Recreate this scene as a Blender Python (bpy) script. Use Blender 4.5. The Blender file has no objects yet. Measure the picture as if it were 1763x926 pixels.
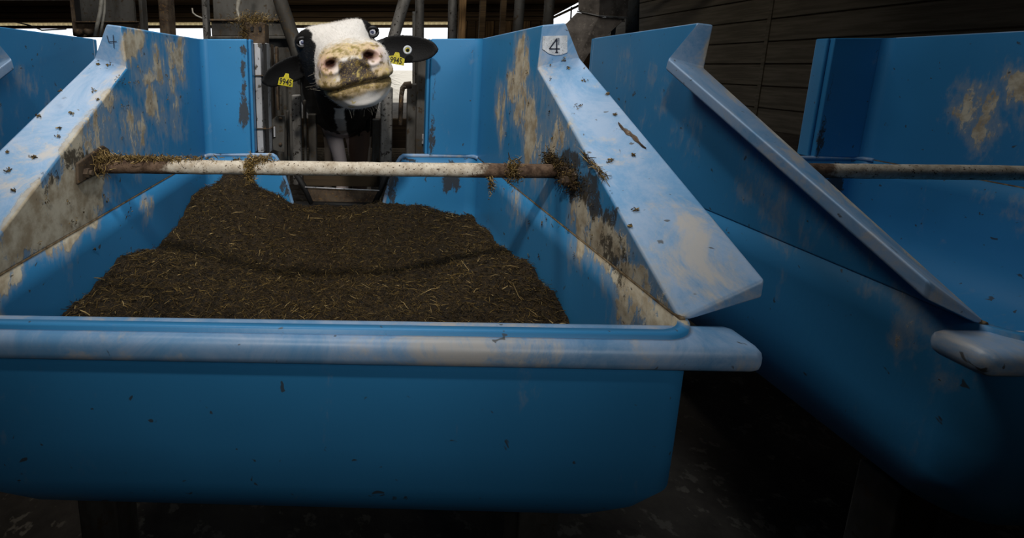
import bpy, bmesh, math, random
import numpy as np
from mathutils import Vector, Matrix, noise

random.seed(4)
rng = np.random.default_rng(4)
C = bpy.context.scene.collection
SC = bpy.context.scene

# ------------------------------------------------------------------ camera
F, PX, PY = 800.0, 600.0, 252.5          # focal length and principal point, in pixels of the 1763x926 frame
PITCH = math.radians(9.95)
YAW = math.atan(23 * math.cos(PITCH) / F)
cd = bpy.data.cameras.new('camera'); cam = bpy.data.objects.new('camera', cd); C.objects.link(cam)
cam.location = (0, 0, 0)
cam.rotation_euler = (math.pi / 2 - PITCH, 0, YAW)
cd.sensor_fit = 'HORIZONTAL'; cd.sensor_width = 36
cd.lens = F * 36 / 1763
cd.shift_x = (881.5 - PX) / 1763
cd.shift_y = -(463 - PY) / 1763
cd.clip_start = 0.02
SC.camera = cam

# ------------------------------------------------------------------ world and lights
w = bpy.data.worlds.new('world'); SC.world = w; w.use_nodes = True
bg = w.node_tree.nodes['Background']
bg.inputs[0].default_value = (0.93, 0.96, 1.0, 1); bg.inputs[1].default_value = 1.6

def lamp(name, kind, loc, target, energy, color, **kw):
    d = bpy.data.lights.new(name, kind); d.energy = energy; d.color = color
    for k, v in kw.items(): setattr(d, k, v)
    o = bpy.data.objects.new(name, d); C.objects.link(o); o.location = loc
    o.rotation_euler = (Vector(target) - Vector(loc)).to_track_quat('-Z', 'Y').to_euler()
    return o
lamp('key_lamp', 'SPOT', (-0.26, -0.42, 1.22), (-0.06, 1.20, -0.08), 108, (1.0, 0.965, 0.92),
     spot_size=math.radians(53), spot_blend=1.0, shadow_soft_size=0.06)
lamp('soft_fill', 'SPOT', (0.78, -0.80, 0.70), (-0.20, 1.20, -0.02), 52, (0.93, 0.97, 1.0),
     spot_size=math.radians(52), spot_blend=1.0, shadow_soft_size=0.38)  # added soft fill from the right, not a fitting of the barn
lamp('overhead_fill', 'AREA', (0.2, 1.35, 1.7), (-0.15, 1.45, 0.0), 12, (0.86, 0.93, 1.0), shape='RECTANGLE', size=1.6, size_y=0.5)  # added area light to brighten the steelwork; the roof has no opening here
lamp('passage_fill', 'AREA', (-0.6, 1.15, 1.5), (-0.25, 2.0, -0.1), 9, (1.0, 0.94, 0.86), shape='DISK', size=0.5)  # added to brighten the cow's legs; no lamp hangs in the passage
lamp('far_end_fill', 'AREA', (0.8, 5.5, 2.4), (0.5, 9.5, 1.0), 110, (1.0, 0.88, 0.70), shape='DISK', size=1.2)  # added light for the far boards, no real fitting

SC.view_settings.view_transform = 'Standard'
SC.view_settings.look = 'None'
SC.view_settings.gamma = 1.0
SC.view_settings.use_curve_mapping = False
SC.view_settings.exposure = 0.0

# ------------------------------------------------------------------ where a pixel's ray meets a plane of the place
_f = Vector((-math.sin(YAW) * math.cos(PITCH), math.cos(YAW) * math.cos(PITCH), -math.sin(PITCH)))
_r = Vector((math.cos(YAW), math.sin(YAW), 0)); _u = _r.cross(_f)
def ray(x, y): return _r * ((x - PX) / F) - _u * ((y - PY) / F) + _f
def on_x(x, y, X): d = ray(x, y); return d * (X / d.x)
def on_y(x, y, Y): d = ray(x, y); return d * (Y / d.y)
def on_z(x, y, Z): d = ray(x, y); return d * (Z / d.z)

# ------------------------------------------------------------------ helpers: materials
def srgb(r, g, b):
    f = lambda c: (c / 255 / 12.92) if c / 255 <= 0.04045 else ((c / 255 + 0.055) / 1.055) ** 2.4
    return (f(r), f(g), f(b), 1)

class Mat:
    def __init__(s, name):
        s.m = bpy.data.materials.new(name); s.m.use_nodes = True
        s.nt = s.m.node_tree; s.b = s.nt.nodes['Principled BSDF']
        s._tc = None
    def n(s, t, **kw):
        n = s.nt.nodes.new(t)
        for k, v in kw.items(): setattr(n, k, v)
        return n
    def l(s, a, b): s.nt.links.new(a, b)
    def co(s):
        if s._tc is None: s._tc = s.n('ShaderNodeTexCoord')
        return s._tc.outputs['Object']
    def noise(s, scale, detail=5, rough=0.6, stretch=None, dist=0.0, off=0.0):
        mp = s.n('ShaderNodeMapping'); s.l(s.co(), mp.inputs[0])
        if stretch: mp.inputs['Scale'].default_value = stretch
        mp.inputs['Location'].default_value = (off, off * 0.7, off * 1.3)
        t = s.n('ShaderNodeTexNoise'); t.inputs['Scale'].default_value = scale
        t.inputs['Detail'].default_value = detail; t.inputs['Roughness'].default_value = rough
        t.inputs['Distortion'].default_value = dist
        s.l(mp.outputs[0], t.inputs[0]); return t.outputs['Fac']
    def ramp(s, v, lo, hi, a=0.0, b=1.0):
        m = s.n('ShaderNodeMapRange'); m.interpolation_type = 'SMOOTHSTEP'
        s.set(m.inputs[0], v); m.inputs[1].default_value = lo; m.inputs[2].default_value = hi
        m.inputs[3].default_value = a; m.inputs[4].default_value = b
        return m.outputs[0]
    def set(s, sock, v):
        if hasattr(v, 'is_linked') or isinstance(v, bpy.types.NodeSocket): s.l(v, sock)
        else: sock.default_value = v
    def math(s, op, a, b=0.0, clamp=False):
        m = s.n('ShaderNodeMath', operation=op); m.use_clamp = clamp
        s.set(m.inputs[0], a); s.set(m.inputs[1], b); return m.outputs[0]
    def mix(s, fac, a, b):
        m = s.n('ShaderNodeMix', data_type='RGBA')
        s.set(m.inputs[0], fac); s.set(m.inputs[6], a); s.set(m.inputs[7], b); return m.outputs[2]
    def blob(s, c, r):
        """soft ellipsoid in object space: 1 in the centre, 0 outside"""
        if not hasattr(s, '_w'):
            mp = s.n('ShaderNodeTexNoise'); mp.inputs['Scale'].default_value = 9; mp.inputs['Detail'].default_value = 3; s.l(s.co(), mp.inputs[0])
            k = s.n('ShaderNodeVectorMath', operation='SUBTRACT'); s.l(mp.outputs['Color'], k.inputs[0]); k.inputs[1].default_value = (.5, .5, .5)
            k2 = s.n('ShaderNodeVectorMath', operation='MULTIPLY'); s.l(k.outputs[0], k2.inputs[0]); k2.inputs[1].default_value = (0, .22, .22)
            k3 = s.n('ShaderNodeVectorMath', operation='ADD'); s.l(k2.outputs[0], k3.inputs[0]); s.l(s.co(), k3.inputs[1]); s._w = k3.outputs[0]
        a = s.n('ShaderNodeVectorMath', operation='SUBTRACT'); s.l(s._w, a.inputs[0]); a.inputs[1].default_value = c
        d = s.n('ShaderNodeVectorMath', operation='DIVIDE'); s.l(a.outputs[0], d.inputs[0]); d.inputs[1].default_value = r
        e = s.n('ShaderNodeVectorMath', operation='LENGTH'); s.l(d.outputs[0], e.inputs[0])
        return s.ramp(e.outputs['Value'], 0.25, 1.0, 1.0, 0.0)
    def blobs(s, L):
        acc = None
        for c, r, k in L:
            v = s.math('MULTIPLY', s.blob(c, r), k)
            acc = v if acc is None else s.math('MAXIMUM', acc, v)
        return acc
    def bump(s, h, strength=0.3, dist=0.01):
        b = s.n('ShaderNodeBump'); b.inputs['Strength'].default_value = strength; b.inputs['Distance'].default_value = dist
        s.l(h, b.inputs['Height']); s.l(b.outputs[0], s.b.inputs['Normal'])
    def fin(s, col, rough=0.6, metal=0.0, spec=0.5):
        s.set(s.b.inputs['Base Color'], col); s.set(s.b.inputs['Roughness'], rough)
        s.set(s.b.inputs['Metallic'], metal); s.b.inputs['Specular IOR Level'].default_value = spec
        return s.m

def simple(name, a, b=None, scale=20, rough=0.7, metal=0.0, spec=0.4, bump=0.2, stretch=None, lo=0.35, hi=0.65, bd=0.003, fleck=None):
    M = Mat(name); b = b or a
    n1 = M.noise(scale, 6, 0.65, stretch)
    col = M.mix(M.ramp(n1, lo, hi), srgb(*a), srgb(*b))
    if fleck:
        col = M.mix(M.ramp(M.noise(scale * 6, 3, 0.6, off=3), 0.58, 0.66), col, srgb(*fleck))
    if bump: M.bump(n1, bump, bd)
    return M.fin(col, rough, metal, spec)

# ------------------------------------------------------------------ helpers: objects
def tag(o, label=None, cat=None, group=None, kind=None):
    if label: o['label'] = label
    if cat: o['category'] = cat
    if group: o['group'] = group
    if kind: o['kind'] = kind
    return o
def empty(name, loc, label=None, cat=None, group=None, kind=None):
    o = bpy.data.objects.new(name, None); C.objects.link(o); o.location = loc; o.empty_display_size = .05
    return tag(o, label, cat, group, kind)
def link(name, me, mats, parent=None, loc=None):
    if not isinstance(mats, (list, tuple)): mats = [mats]
    for m in mats: me.materials.append(m)
    o = bpy.data.objects.new(name, me); C.objects.link(o)
    if loc is not None: o.location = loc
    if parent is not None:
        o.parent = parent
        # meshes are built in world coordinates: bring them into the parent's frame
        P = parent
        off = Vector((0, 0, 0))
        while P is not None: off += P.location; P = P.parent
        if loc is None: me.transform(Matrix.Translation(-off))
        else: o.location = Vector(loc) - off
    return o
def from_bm(name, bm, mats, parent=None, smooth=False, origin=None):
    bmesh.ops.recalc_face_normals(bm, faces=bm.faces)
    me = bpy.data.meshes.new(name); bm.to_mesh(me); bm.free()
    if smooth:
        for p in me.polygons: p.use_smooth = True
    if origin is not None:
        me.transform(Matrix.Translation(-Vector(origin)))
        return link(name, me, mats, parent, loc=origin)
    return link(name, me, mats, parent)
def bevel(o, wd=0.004, seg=2, ang=30):
    m = o.modifiers.new('bevel', 'BEVEL'); m.width = wd; m.segments = seg; m.limit_method = 'ANGLE'; m.angle_limit = math.radians(ang)
    for p in o.data.polygons: p.use_smooth = True
    wn = o.modifiers.new('wn', 'WEIGHTED_NORMAL'); wn.keep_sharp = False
    return o
def add_box(bm, lo, hi, M=None, mi=0):
    vs = [bm.verts.new((x, y, z)) for x in (lo[0], hi[0]) for y in (lo[1], hi[1]) for z in (lo[2], hi[2])]
    if M is not None:
        for v in vs: v.co = M @ v.co
    for f in ((0, 1, 3, 2), (4, 6, 7, 5), (0, 4, 5, 1), (2, 3, 7, 6), (0, 2, 6, 4), (1, 5, 7, 3)):
        bm.faces.new([vs[i] for i in f]).material_index = mi
    return vs
def add_tube(bm, pts, rad, seg=16, cap=True, mi=0, sq=False):
    pts = [Vector(p) for p in pts]; n = len(pts)
    rad = rad if isinstance(rad, (list, tuple)) else [rad] * n
    rings = []
    up = None
    for i, p in enumerate(pts):
        t = (pts[min(i + 1, n - 1)] - pts[max(i - 1, 0)]).normalized()
        if up is None:
            up = t.cross(Vector((0, 0, 1)) if abs(t.z) < .9 else Vector((0, 1, 0))).normalized()
        up = (up - t * up.dot(t)).normalized(); sd = t.cross(up)
        r = rad[i]; r = r if isinstance(r, tuple) else (r, r)
        ring = []
        for k in range(seg):
            a = 2 * math.pi * (k + (0.5 if sq else 0)) / seg
            q = math.sqrt(2) if sq else 1
            ring.append(bm.verts.new(p + up * math.cos(a) * r[0] * q + sd * math.sin(a) * r[1] * q))
        rings.append(ring)
    for a, b in zip(rings[:-1], rings[1:]):
        for k in range(seg):
            bm.faces.new((a[k], a[(k + 1) % seg], b[(k + 1) % seg], b[k])).material_index = mi
    if cap:
        bm.faces.new(rings[0][::-1]).material_index = mi; bm.faces.new(rings[-1]).material_index = mi
    return rings
def add_prism(bm, poly, off, mi=0):
    """closed slab: polygon (3-D points) swept by off"""
    a = [bm.verts.new(p) for p in poly]; b = [bm.verts.new(Vector(p) + Vector(off)) for p in poly]
    bm.faces.new(a).material_index = mi; bm.faces.new(b[::-1]).material_index = mi
    n = len(a)
    for i in range(n): bm.faces.new((a[i], b[i], b[(i + 1) % n], a[(i + 1) % n])).material_index = mi
def box(name, lo, hi, m, parent=None, bv=0.003):
    bm = bmesh.new(); add_box(bm, lo, hi); o = from_bm(name, bm, m, parent)
    if bv: bevel(o, bv)
    return o
def tube(name, pts, rad, m, parent=None, seg=16):
    bm = bmesh.new(); add_tube(bm, pts, rad, seg); return from_bm(name, bm, m, parent, smooth=True)
def pbox(name, x0, y0, x1, y1, Y, th, m, parent=None, bv=0.003):
    """upright plate whose front face at depth Y covers that part of the view"""
    a = on_y(x0, y0, Y); b = on_y(x1, y1, Y)
    return box(name, (min(a.x, b.x), Y, min(a.z, b.z)), (max(a.x, b.x), Y + th, max(a.z, b.z)), m, parent, bv)
def strands(name, P, D, L, W, mats, parent=None, curl=0.25, mi=None):
    """many little straws: P centres, D unit directions, L lengths, W widths (numpy); each a bent three-sided sliver"""
    n = len(P)
    R = rng.normal(size=(n, 3)); A = np.cross(D, R); A /= np.linalg.norm(A, axis=1)[:, None] + 1e-9; B = np.cross(D, A)
    V = np.zeros((n, 9, 3))
    for j, s in enumerate((-.5, 0, .5)):
        cen = P + D * (L * s)[:, None] + B * (L * curl * (0.25 - s * s) * 2)[:, None]
        wj = W * (1.0 if s == 0 else 0.55)
        for k in range(3):
            a = 2 * math.pi * k / 3
            V[:, j * 3 + k] = cen + A * (math.cos(a) * wj)[:, None] + B * (math.sin(a) * wj * .45)[:, None]
    Fc = []
    for j in (0, 1):
        for k in range(3):
            k2 = (k + 1) % 3; Fc.append((j * 3 + k, j * 3 + k2, j * 3 + 3 + k2, j * 3 + 3 + k))
    Fc = np.array(Fc)
    faces = (Fc[None] + (np.arange(n) * 9)[:, None, None]).reshape(-1, 4)
    me = bpy.data.meshes.new(name); nv, nf = n * 9, len(faces)
    me.vertices.add(nv); me.vertices.foreach_set('co', V.reshape(-1))
    me.loops.add(nf * 4); me.loops.foreach_set('vertex_index', faces.reshape(-1).astype(np.int32))
    me.polygons.add(nf); me.polygons.foreach_set('loop_start', (np.arange(nf) * 4).astype(np.int32))
    try: me.polygons.foreach_set('loop_total', np.full(nf, 4, np.int32))
    except Exception: pass
    if mi is not None: me.polygons.foreach_set('material_index', np.repeat(mi, 6).astype(np.int32))
    me.update(calc_edges=True); me.validate()
    return link(name, me, mats, parent)
def text_mesh(name, s, size, mat, parent, Mx, depth=0.0006):
    """letters as raised flat print; Mx puts the text's own plane in the world"""
    cu = bpy.data.curves.new(name, 'FONT'); cu.body = s; cu.size = size; cu.align_x = 'CENTER'; cu.align_y = 'CENTER'
    cu.extrude = depth; cu.offset = size * 0.012; cu.resolution_u = 4
    to = bpy.data.objects.new(name, cu); C.objects.link(to)
    dg = bpy.context.evaluated_depsgraph_get()
    me = bpy.data.meshes.new_from_object(to.evaluated_get(dg)); bpy.data.objects.remove(to)
    me.transform(Mx); me.materials.clear()
    return link(name, me, mat, parent)
def frame_matrix(o, xa, ya):
    xa = Vector(xa).normalized(); za = xa.cross(Vector(ya)).normalized(); ya = za.cross(xa)
    return Matrix(((xa.x, ya.x, za.x, o[0]), (xa.y, ya.y, za.y, o[1]), (xa.z, ya.z, za.z, o[2]), (0, 0, 0, 1)))

# ------------------------------------------------------------------ bin dimensions (metres, eye of the camera at 0,0,0)
XL, XR, YB, ZC, ZT, YK = -0.5, 0.365, 1.47, -0.287, 0.08, 0.99
PITCHX = 1.205
FLOOR = -0.95
ORG = Vector((-0.0675, 1.0, FLOOR))

# ------------------------------------------------------------------ materials
def blue_mat(name, base, rim):
    """moulded blue plastic with dried cream slurry, dark manure specks and scuffs"""
    M = Mat(name)
    def o(p): return tuple(Vector(p) - ORG)
    heavy = [
        # left wall: tall cream run near the front edge, blotches along the top, and the big smear at the bar's end
        (o((XL, .93, -.04)), (.02, .10, .13), 1.0), (o((XL, 1.02, .03)), (.02, .10, .07), 1.0),
        (o((XL, 1.13, .0)), (.02, .13, .08), .85), (o((XL, 1.10, -.10)), (.02, .09, .13), .80),
        (o((XL, 1.24, .045)), (.02, .11, .05), .8), (o((XL, 1.0, -.17)), (.02, .09, .13), .75),
        (o((XL, 1.2, -.15)), (.02, .16, .15), .55),
        (o((XL, .80, -.255)), (.02, .14, .12), 1.0), (o((XL, .66, -.25)), (.02, .17, .11), 1.05),
        (o((XL, .58, -.30)), (.02, .16, .08), 1.0), (o((XL, 1.02, -.33)), (.02, .05, .06), .7),
        (o((XL, .82, -.12)), (.02, .26, .22), .72), (o((XL, 1.18, .0)), (.02, .26, .14), .6),
        (o((XR, .95, -.10)), (.02, .40, .26), .60),
        # right wall
        (o((XR, 1.10, -.02)), (.02, .17, .12), .88), (o((XR, 1.03, -.13)), (.02, .13, .15), .9),
        (o((XR, 1.22, -.12)), (.02, .12, .17), .72), (o((XR, .88, -.15)), (.02, .13, .13), .72),
        (o((XR, .70, -.27)), (.02, .22, .13), .85), (o((XR, .58, -.33)), (.02, .12, .1), .85),
        (o((XR, 1.08, -.33)), (.02, .16, .10), .62),
    ]
    H = M.blobs(heavy)
    streak = M.noise(15, 8, .72, (1, 1.2, .30), .5)
    fine = M.noise(95, 4, .7, (1, 1, .5), .3, 5)
    broad = M.noise(5, 4, .6, (1, 1, .5), 1.2, 15)
    v = M.math('ADD', M.math('MULTIPLY', H, .275), M.math('ADD', M.math('MULTIPLY', streak, .48), M.math('ADD', M.math('MULTIPLY', broad, .30), M.math('MULTIPLY', fine, .22))))
    dirt = M.ramp(v, .682, .725)
    thin = M.ramp(v, .56, .70, 0, .5)
    # grey-black grime: corner of the back panel, under the bar's ends, the worn lip of the trough
    grime = [
        (o((-.372, 1.47, -.03)), (.02, .05, .12), 1.0), (o((-.376, 1.47, -.16)), (.03, .05, .14), 1.1), (o((-.37, 1.47, .06)), (.02, .05, .05), .9),
        (o((.225, 1.47, -.20)), (.02, .05, .10), .9), (o((.225, 1.47, -.08)), (.012, .05, .16), .6),
        (o((XR, .80, -.20)), (.02, .08, .07), 1.0), (o((XR, .70, -.19)), (.02, .09, .06), .95), (o((XR, .64, -.28)), (.02, .13, .10), .75),
        (o((XL, .79, -.165)), (.02, .09, .05), .8), (o((XL, .70, -.20)), (.02, .07, .06), .7),
        (o((.29, YB, -.36)), (.055, .06, .08), 1.05), (o((.10, YB, -.37)), (.04, .06, .09), .9),
        (o((-.25, YB, -.37)), (.035, .06, .09), .9), (o((-.31, YB, -.30)), (.06, .06, .025), .9), (o((.16, YB, -.30)), (.07, .06, .02), .9)]
    G = M.blobs(grime)
    gn = M.noise(60, 9, .85, (1, 1, .55), .6, 9)
    gm = M.ramp(M.math('ADD', M.math('MULTIPLY', G, .34), gn), .72, .775, 0, .9)
    # scattered specks everywhere
    sp = M.ramp(M.noise(60, 2, .5, (1, 1, 1), .5, 12), .70, .74, 0, .8)
    hue = M.noise(2.2, 3, .5, off=2)
    col = M.mix(M.ramp(hue, .3, .7), srgb(*base), srgb(*[min(255, int(c * 1.10) + 4) for c in base]))
    if rim:
        sc = M.noise(7, 8, .75, (1.0, .6, 1.0), .8, 21)
        col = M.mix(M.ramp(sc, .36, .62, 0, .62), col, srgb(172, 188, 210))
        sc2 = M.noise(9, 7, .7, (1.2, .7, 1.0), .5, 31)
        col = M.mix(M.ramp(sc2, .50, .66, 0, .8), col, srgb(196, 186, 172))
        dirt = M.math('MULTIPLY', dirt, .6)
    col = M.mix(thin, col, srgb(170, 170, 165))
    tan = M.mix(M.ramp(M.noise(30, 5, .6, off=7), .35, .65), srgb(172, 150, 114), srgb(220, 206, 176))
    col = M.mix(M.math('MULTIPLY', dirt, .9), col, tan)
    col = M.mix(gm, col, srgb(60, 52, 38))
    col = M.mix(sp, col, srgb(70, 62, 44))
    allm = M.math('MAXIMUM', dirt, gm)
    M.bump(M.math('ADD', M.math('MULTIPLY', allm, .8), M.math('MULTIPLY', fine, .25)), .35, .0025)
    return M.fin(col, M.math('ADD', M.math('MULTIPLY', allm, .45), .40), 0, .5)
BLUE = blue_mat('blue_plastic', (50, 128, 178), False)
BLUE_RIM = blue_mat('blue_plastic_scuffed', (92, 140, 180), True)
SEAM = simple('seam_grime', (96, 76, 52), (150, 130, 100), 60, .9)
STEEL = simple('galvanised_steel', (128, 124, 118), (84, 80, 74), 14, .6, .35, fleck=(38, 32, 26), stretch=(1, 1, .4))
STEEL_DARK = simple('dark_weathered_steel', (98, 95, 89), (62, 57, 50), 9, .7, .3, fleck=(74, 62, 46), stretch=(1, 1, .35))
STEEL_RUST = simple('rusty_steel', (104, 88, 70), (66, 52, 40), 22, .85, .2, fleck=(120, 92, 56))
ALU = simple('dull_aluminium', (206, 206, 208), (160, 158, 156), 8, .55, .3, stretch=(1, 1, .3), fleck=(90, 84, 76))
def bar_mat():
    M = Mat('slurry_coated_bar'); n1 = M.noise(55, 6, .7); n2 = M.noise(14, 6, .7, off=4); n3 = M.noise(230, 3, .6, off=3)
    cream = M.mix(M.ramp(n1, .3, .75), srgb(212, 202, 184), srgb(158, 142, 120)); brown = M.mix(M.ramp(n1, .35, .65), srgb(112, 90, 72), srgb(62, 46, 34))
    sx = M.n('ShaderNodeSeparateXYZ'); M.l(M.co(), sx.inputs[0]); x = sx.outputs[0]
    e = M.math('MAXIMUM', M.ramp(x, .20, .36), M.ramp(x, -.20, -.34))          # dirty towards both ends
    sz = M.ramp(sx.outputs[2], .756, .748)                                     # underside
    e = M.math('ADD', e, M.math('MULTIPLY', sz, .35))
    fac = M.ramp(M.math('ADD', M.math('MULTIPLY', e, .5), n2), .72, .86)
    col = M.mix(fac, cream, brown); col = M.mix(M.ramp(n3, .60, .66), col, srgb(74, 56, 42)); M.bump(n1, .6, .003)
    return M.fin(col, .9, 0, .3)
BAR = bar_mat()
BAR_DIRTY = simple('brown_crusted_bar', (112, 92, 74), (66, 50, 38), 45, .95, fleck=(160, 146, 124), bump=.8)
WOOD_DARK = simple('dark_barn_wood', (70, 56, 38), (44, 34, 22), 5, .9, stretch=(.15, 1, 6))
WOOD_LIGHT = simple('brown_barn_wood', (112, 90, 62), (70, 54, 36), 6, .9, stretch=(6, 1, .3))
CONCRETE = simple('barn_concrete', (72, 66, 58), (44, 39, 33), 5, .95, bump=.5, fleck=(96, 90, 80), bd=.01)
YARD = simple('pale_yard', (205, 196, 180), (180, 170, 152), 1, .95)
HOSE = simple('white_hose', (176, 170, 156), (134, 126, 112), 20, .5)
BLACK = simple('black_rubber', (16, 15, 14), (26, 24, 22), 30, .7)
INK = simple('marker_ink', (34, 38, 52), (48, 52, 66), 300, .8, bump=0)
STICKER = simple('white_sticker', (226, 228, 230), (190, 194, 198), 60, .5, fleck=(160, 160, 156))
YELLOW = simple('yellow_tag', (214, 200, 34), (184, 168, 20), 120, .45, fleck=(120, 104, 30))
SILVER_PAINT = simple('siding_paint', (84, 80, 72), (62, 58, 50), 4, .8, stretch=(1, .3, 5))
def translucent():
    M = Mat('translucent_eave_panel'); t = M.n('ShaderNodeBsdfTranslucent'); t.inputs[0].default_value = srgb(214, 196, 150)
    M.l(t.outputs[0], M.nt.nodes['Material Output'].inputs[0]); return M.m
EAVE = translucent()

# ------------------------------------------------------------------ the setting
FW_Y = 12.0
bm = bmesh.new(); add_box(bm, (-10, -3.5, FLOOR - .1), (7, 12, FLOOR)); tag(from_bm('floor', bm, CONCRETE), kind='structure')
bm = bmesh.new(); add_box(bm, (-60, 12.0, FLOOR - .14), (60, 90, FLOOR - .02))
tag(from_bm('yard', bm, YARD), 'pale ground of the yard seen beyond the open far side of the barn', 'ground', kind='structure')
bm = bmesh.new(); add_box(bm, (-10, -3.5, 3.3), (7, 13.5, 3.4)); tag(from_bm('ceiling', bm, WOOD_DARK), kind='structure')
bm = bmesh.new(); add_box(bm, (-10, -3.6, FLOOR), (7, -3.5, 3.3)); tag(from_bm('wall_front', bm, WOOD_DARK), kind='structure')
bm = bmesh.new(); add_box(bm, (-10.1, -3.5, FLOOR), (-10, 12, 3.3)); tag(from_bm('wall_left', bm, WOOD_DARK), kind='structure')
# right wall: horizontal siding boards on a backing
wr = empty('wall_right', (6.0, 4, FLOOR), kind='structure')
box('backing', (6.06, -3.5, FLOOR), (6.12, 12, 3.3), WOOD_DARK, wr, 0)
bm = bmesh.new(); add_box(bm, (6.0, -3.5, FLOOR), (6.055, 12, FLOOR + .31)); pl = from_bm('plank', bm, SILVER_PAINT, wr); bevel(pl, .012, 2)
for k in range(1, 13):
    q = pl.copy(); C.objects.link(q); q.location.z = pl.location.z + k * .325
box('seam_strip', (5.985, 7.2, FLOOR), (6.0, 7.26, 3.2), SILVER_PAINT, wr)
# far wall: boards above the long opening
wb = empty('wall_back', (-2, FW_Y, FLOOR), kind='structure')
zb = [on_y(600, y, FW_Y).z for y in (48, 43, 37.5, 30, 20, 9, -2, -14, -27)]
for i in range(2, len(zb) - 1):
    Mx = WOOD_DARK
    box('plank', (-10, FW_Y + (.03 if i % 2 else 0), zb[i] + .012), (on_y(953, 0, FW_Y).x, FW_Y + .08, zb[i + 1] - .012), Mx, wb, .01)
box('backing', (-10, FW_Y + .085, zb[2]), (on_y(953, 0, FW_Y).x, FW_Y + .12, 3.3), WOOD_DARK, wb, 0)
box('backing', (on_y(787, 0, FW_Y).x, FW_Y + .085, FLOOR), (on_y(953, 0, FW_Y).x, FW_Y + .12, zb[2]), WOOD_DARK, wb, 0)
bm = bmesh.new(); add_prism(bm, [on_y(x, y, FW_Y) for x, y in ((953, 27), (1030, -14), (1030, -160), (953, -160))], (0, .08, 0)); from_bm('gable_board', bm, WOOD_DARK, wb)
tube('brace', [on_y(951, 31, FW_Y - .05), on_y(1030, -6, FW_Y - .05)], .03, WOOD_DARK, wb, 4)
tube('brace', [on_y(984, 12, FW_Y - .05), on_y(982, 44, FW_Y - .05)], .02, WOOD_DARK, wb, 4)
box('eave_beam', (-10, FW_Y - .06, zb[0]), (on_y(787, 0, FW_Y).x, FW_Y + .06, zb[1]), WOOD_DARK, wb, .01)
bm = bmesh.new()
n = 420; xs = np.linspace(-10, on_y(787, 0, FW_Y).x, n)
a = [bm.verts.new((x, FW_Y + .03 + .018 * math.sin(x * 48), zb[1])) for x in xs]; b = [bm.verts.new((x, FW_Y + .03 + .018 * math.sin(x * 48), zb[2])) for x in xs]
for i in range(n - 1): bm.faces.new((a[i], a[i + 1], b[i + 1], b[i]))
o = from_bm('translucent_panel', bm, EAVE, wb); o['label'] = 'narrow pale corrugated translucent strip under the boards'
# right part of the far wall, with the small bright opening
def wseg(px0, px1, z0, z1, name='plank', m=WOOD_DARK, dy=0.0, th=.06):
    return box(name, (on_y(px0, 50, FW_Y).x, FW_Y + dy, z0), (on_y(px1, 50, FW_Y).x, FW_Y + dy + th, z1), m, wb, .008)
zt_ = on_y(600, 37, FW_Y).z
for x0, x1, m in ((789, 803, WOOD_LIGHT), (804.5, 818, WOOD_DARK), (819.5, 834, WOOD_DARK), (835.5, 850, WOOD_LIGHT), (851.5, 865, WOOD_DARK), (866.5, 880, WOOD_LIGHT), (881.5, 897, WOOD_DARK), (898.5, 913, WOOD_LIGHT), (914.5, 930, WOOD_DARK), (931.5, 952, WOOD_DARK)):
    wseg(x0, x1, FLOOR, zt_, m=m, dy=random.uniform(-.03, .02))
wseg(952, 1023, FLOOR, on_y(960, 44, FW_Y).z)
# timber uprights under the eave, nearer
for i, (x0, x1, Y) in enumerate(((790, 802, 9.0), (826, 836, 9.5), (862, 871, 9.2))):
    a = on_y(x0, 38, Y); b = on_y(x1, 38, Y)
    tag(box('timber_post', (a.x, Y, FLOOR), (b.x, Y + .1, 3.3), WOOD_LIGHT if i == 0 else WOOD_DARK, None, .01),
        ('pale square timber post, first right of the bright far opening', 'dark timber post, middle one of three by the far plank wall', 'dark timber post, rightmost of three by the far plank wall')[i], 'post', 'timber posts by the far wall')
# rafters crossing under the roof
for k, (Y, z, h) in enumerate(((10.8, 1.52, .16), (8.2, 1.20, .09), (9.4, 1.28, .06))):
    tag(box('roof_beam', (-10, Y, z), (6, Y + .12, z + h), WOOD_DARK, None, .01),
        ('deep dark wooden beam crossing the far end of the barn roof', 'dark wooden roof beam nearest the feed bins', 'thin dark wooden beam between the two deeper roof beams')[k], 'beam', 'roof beams')

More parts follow.
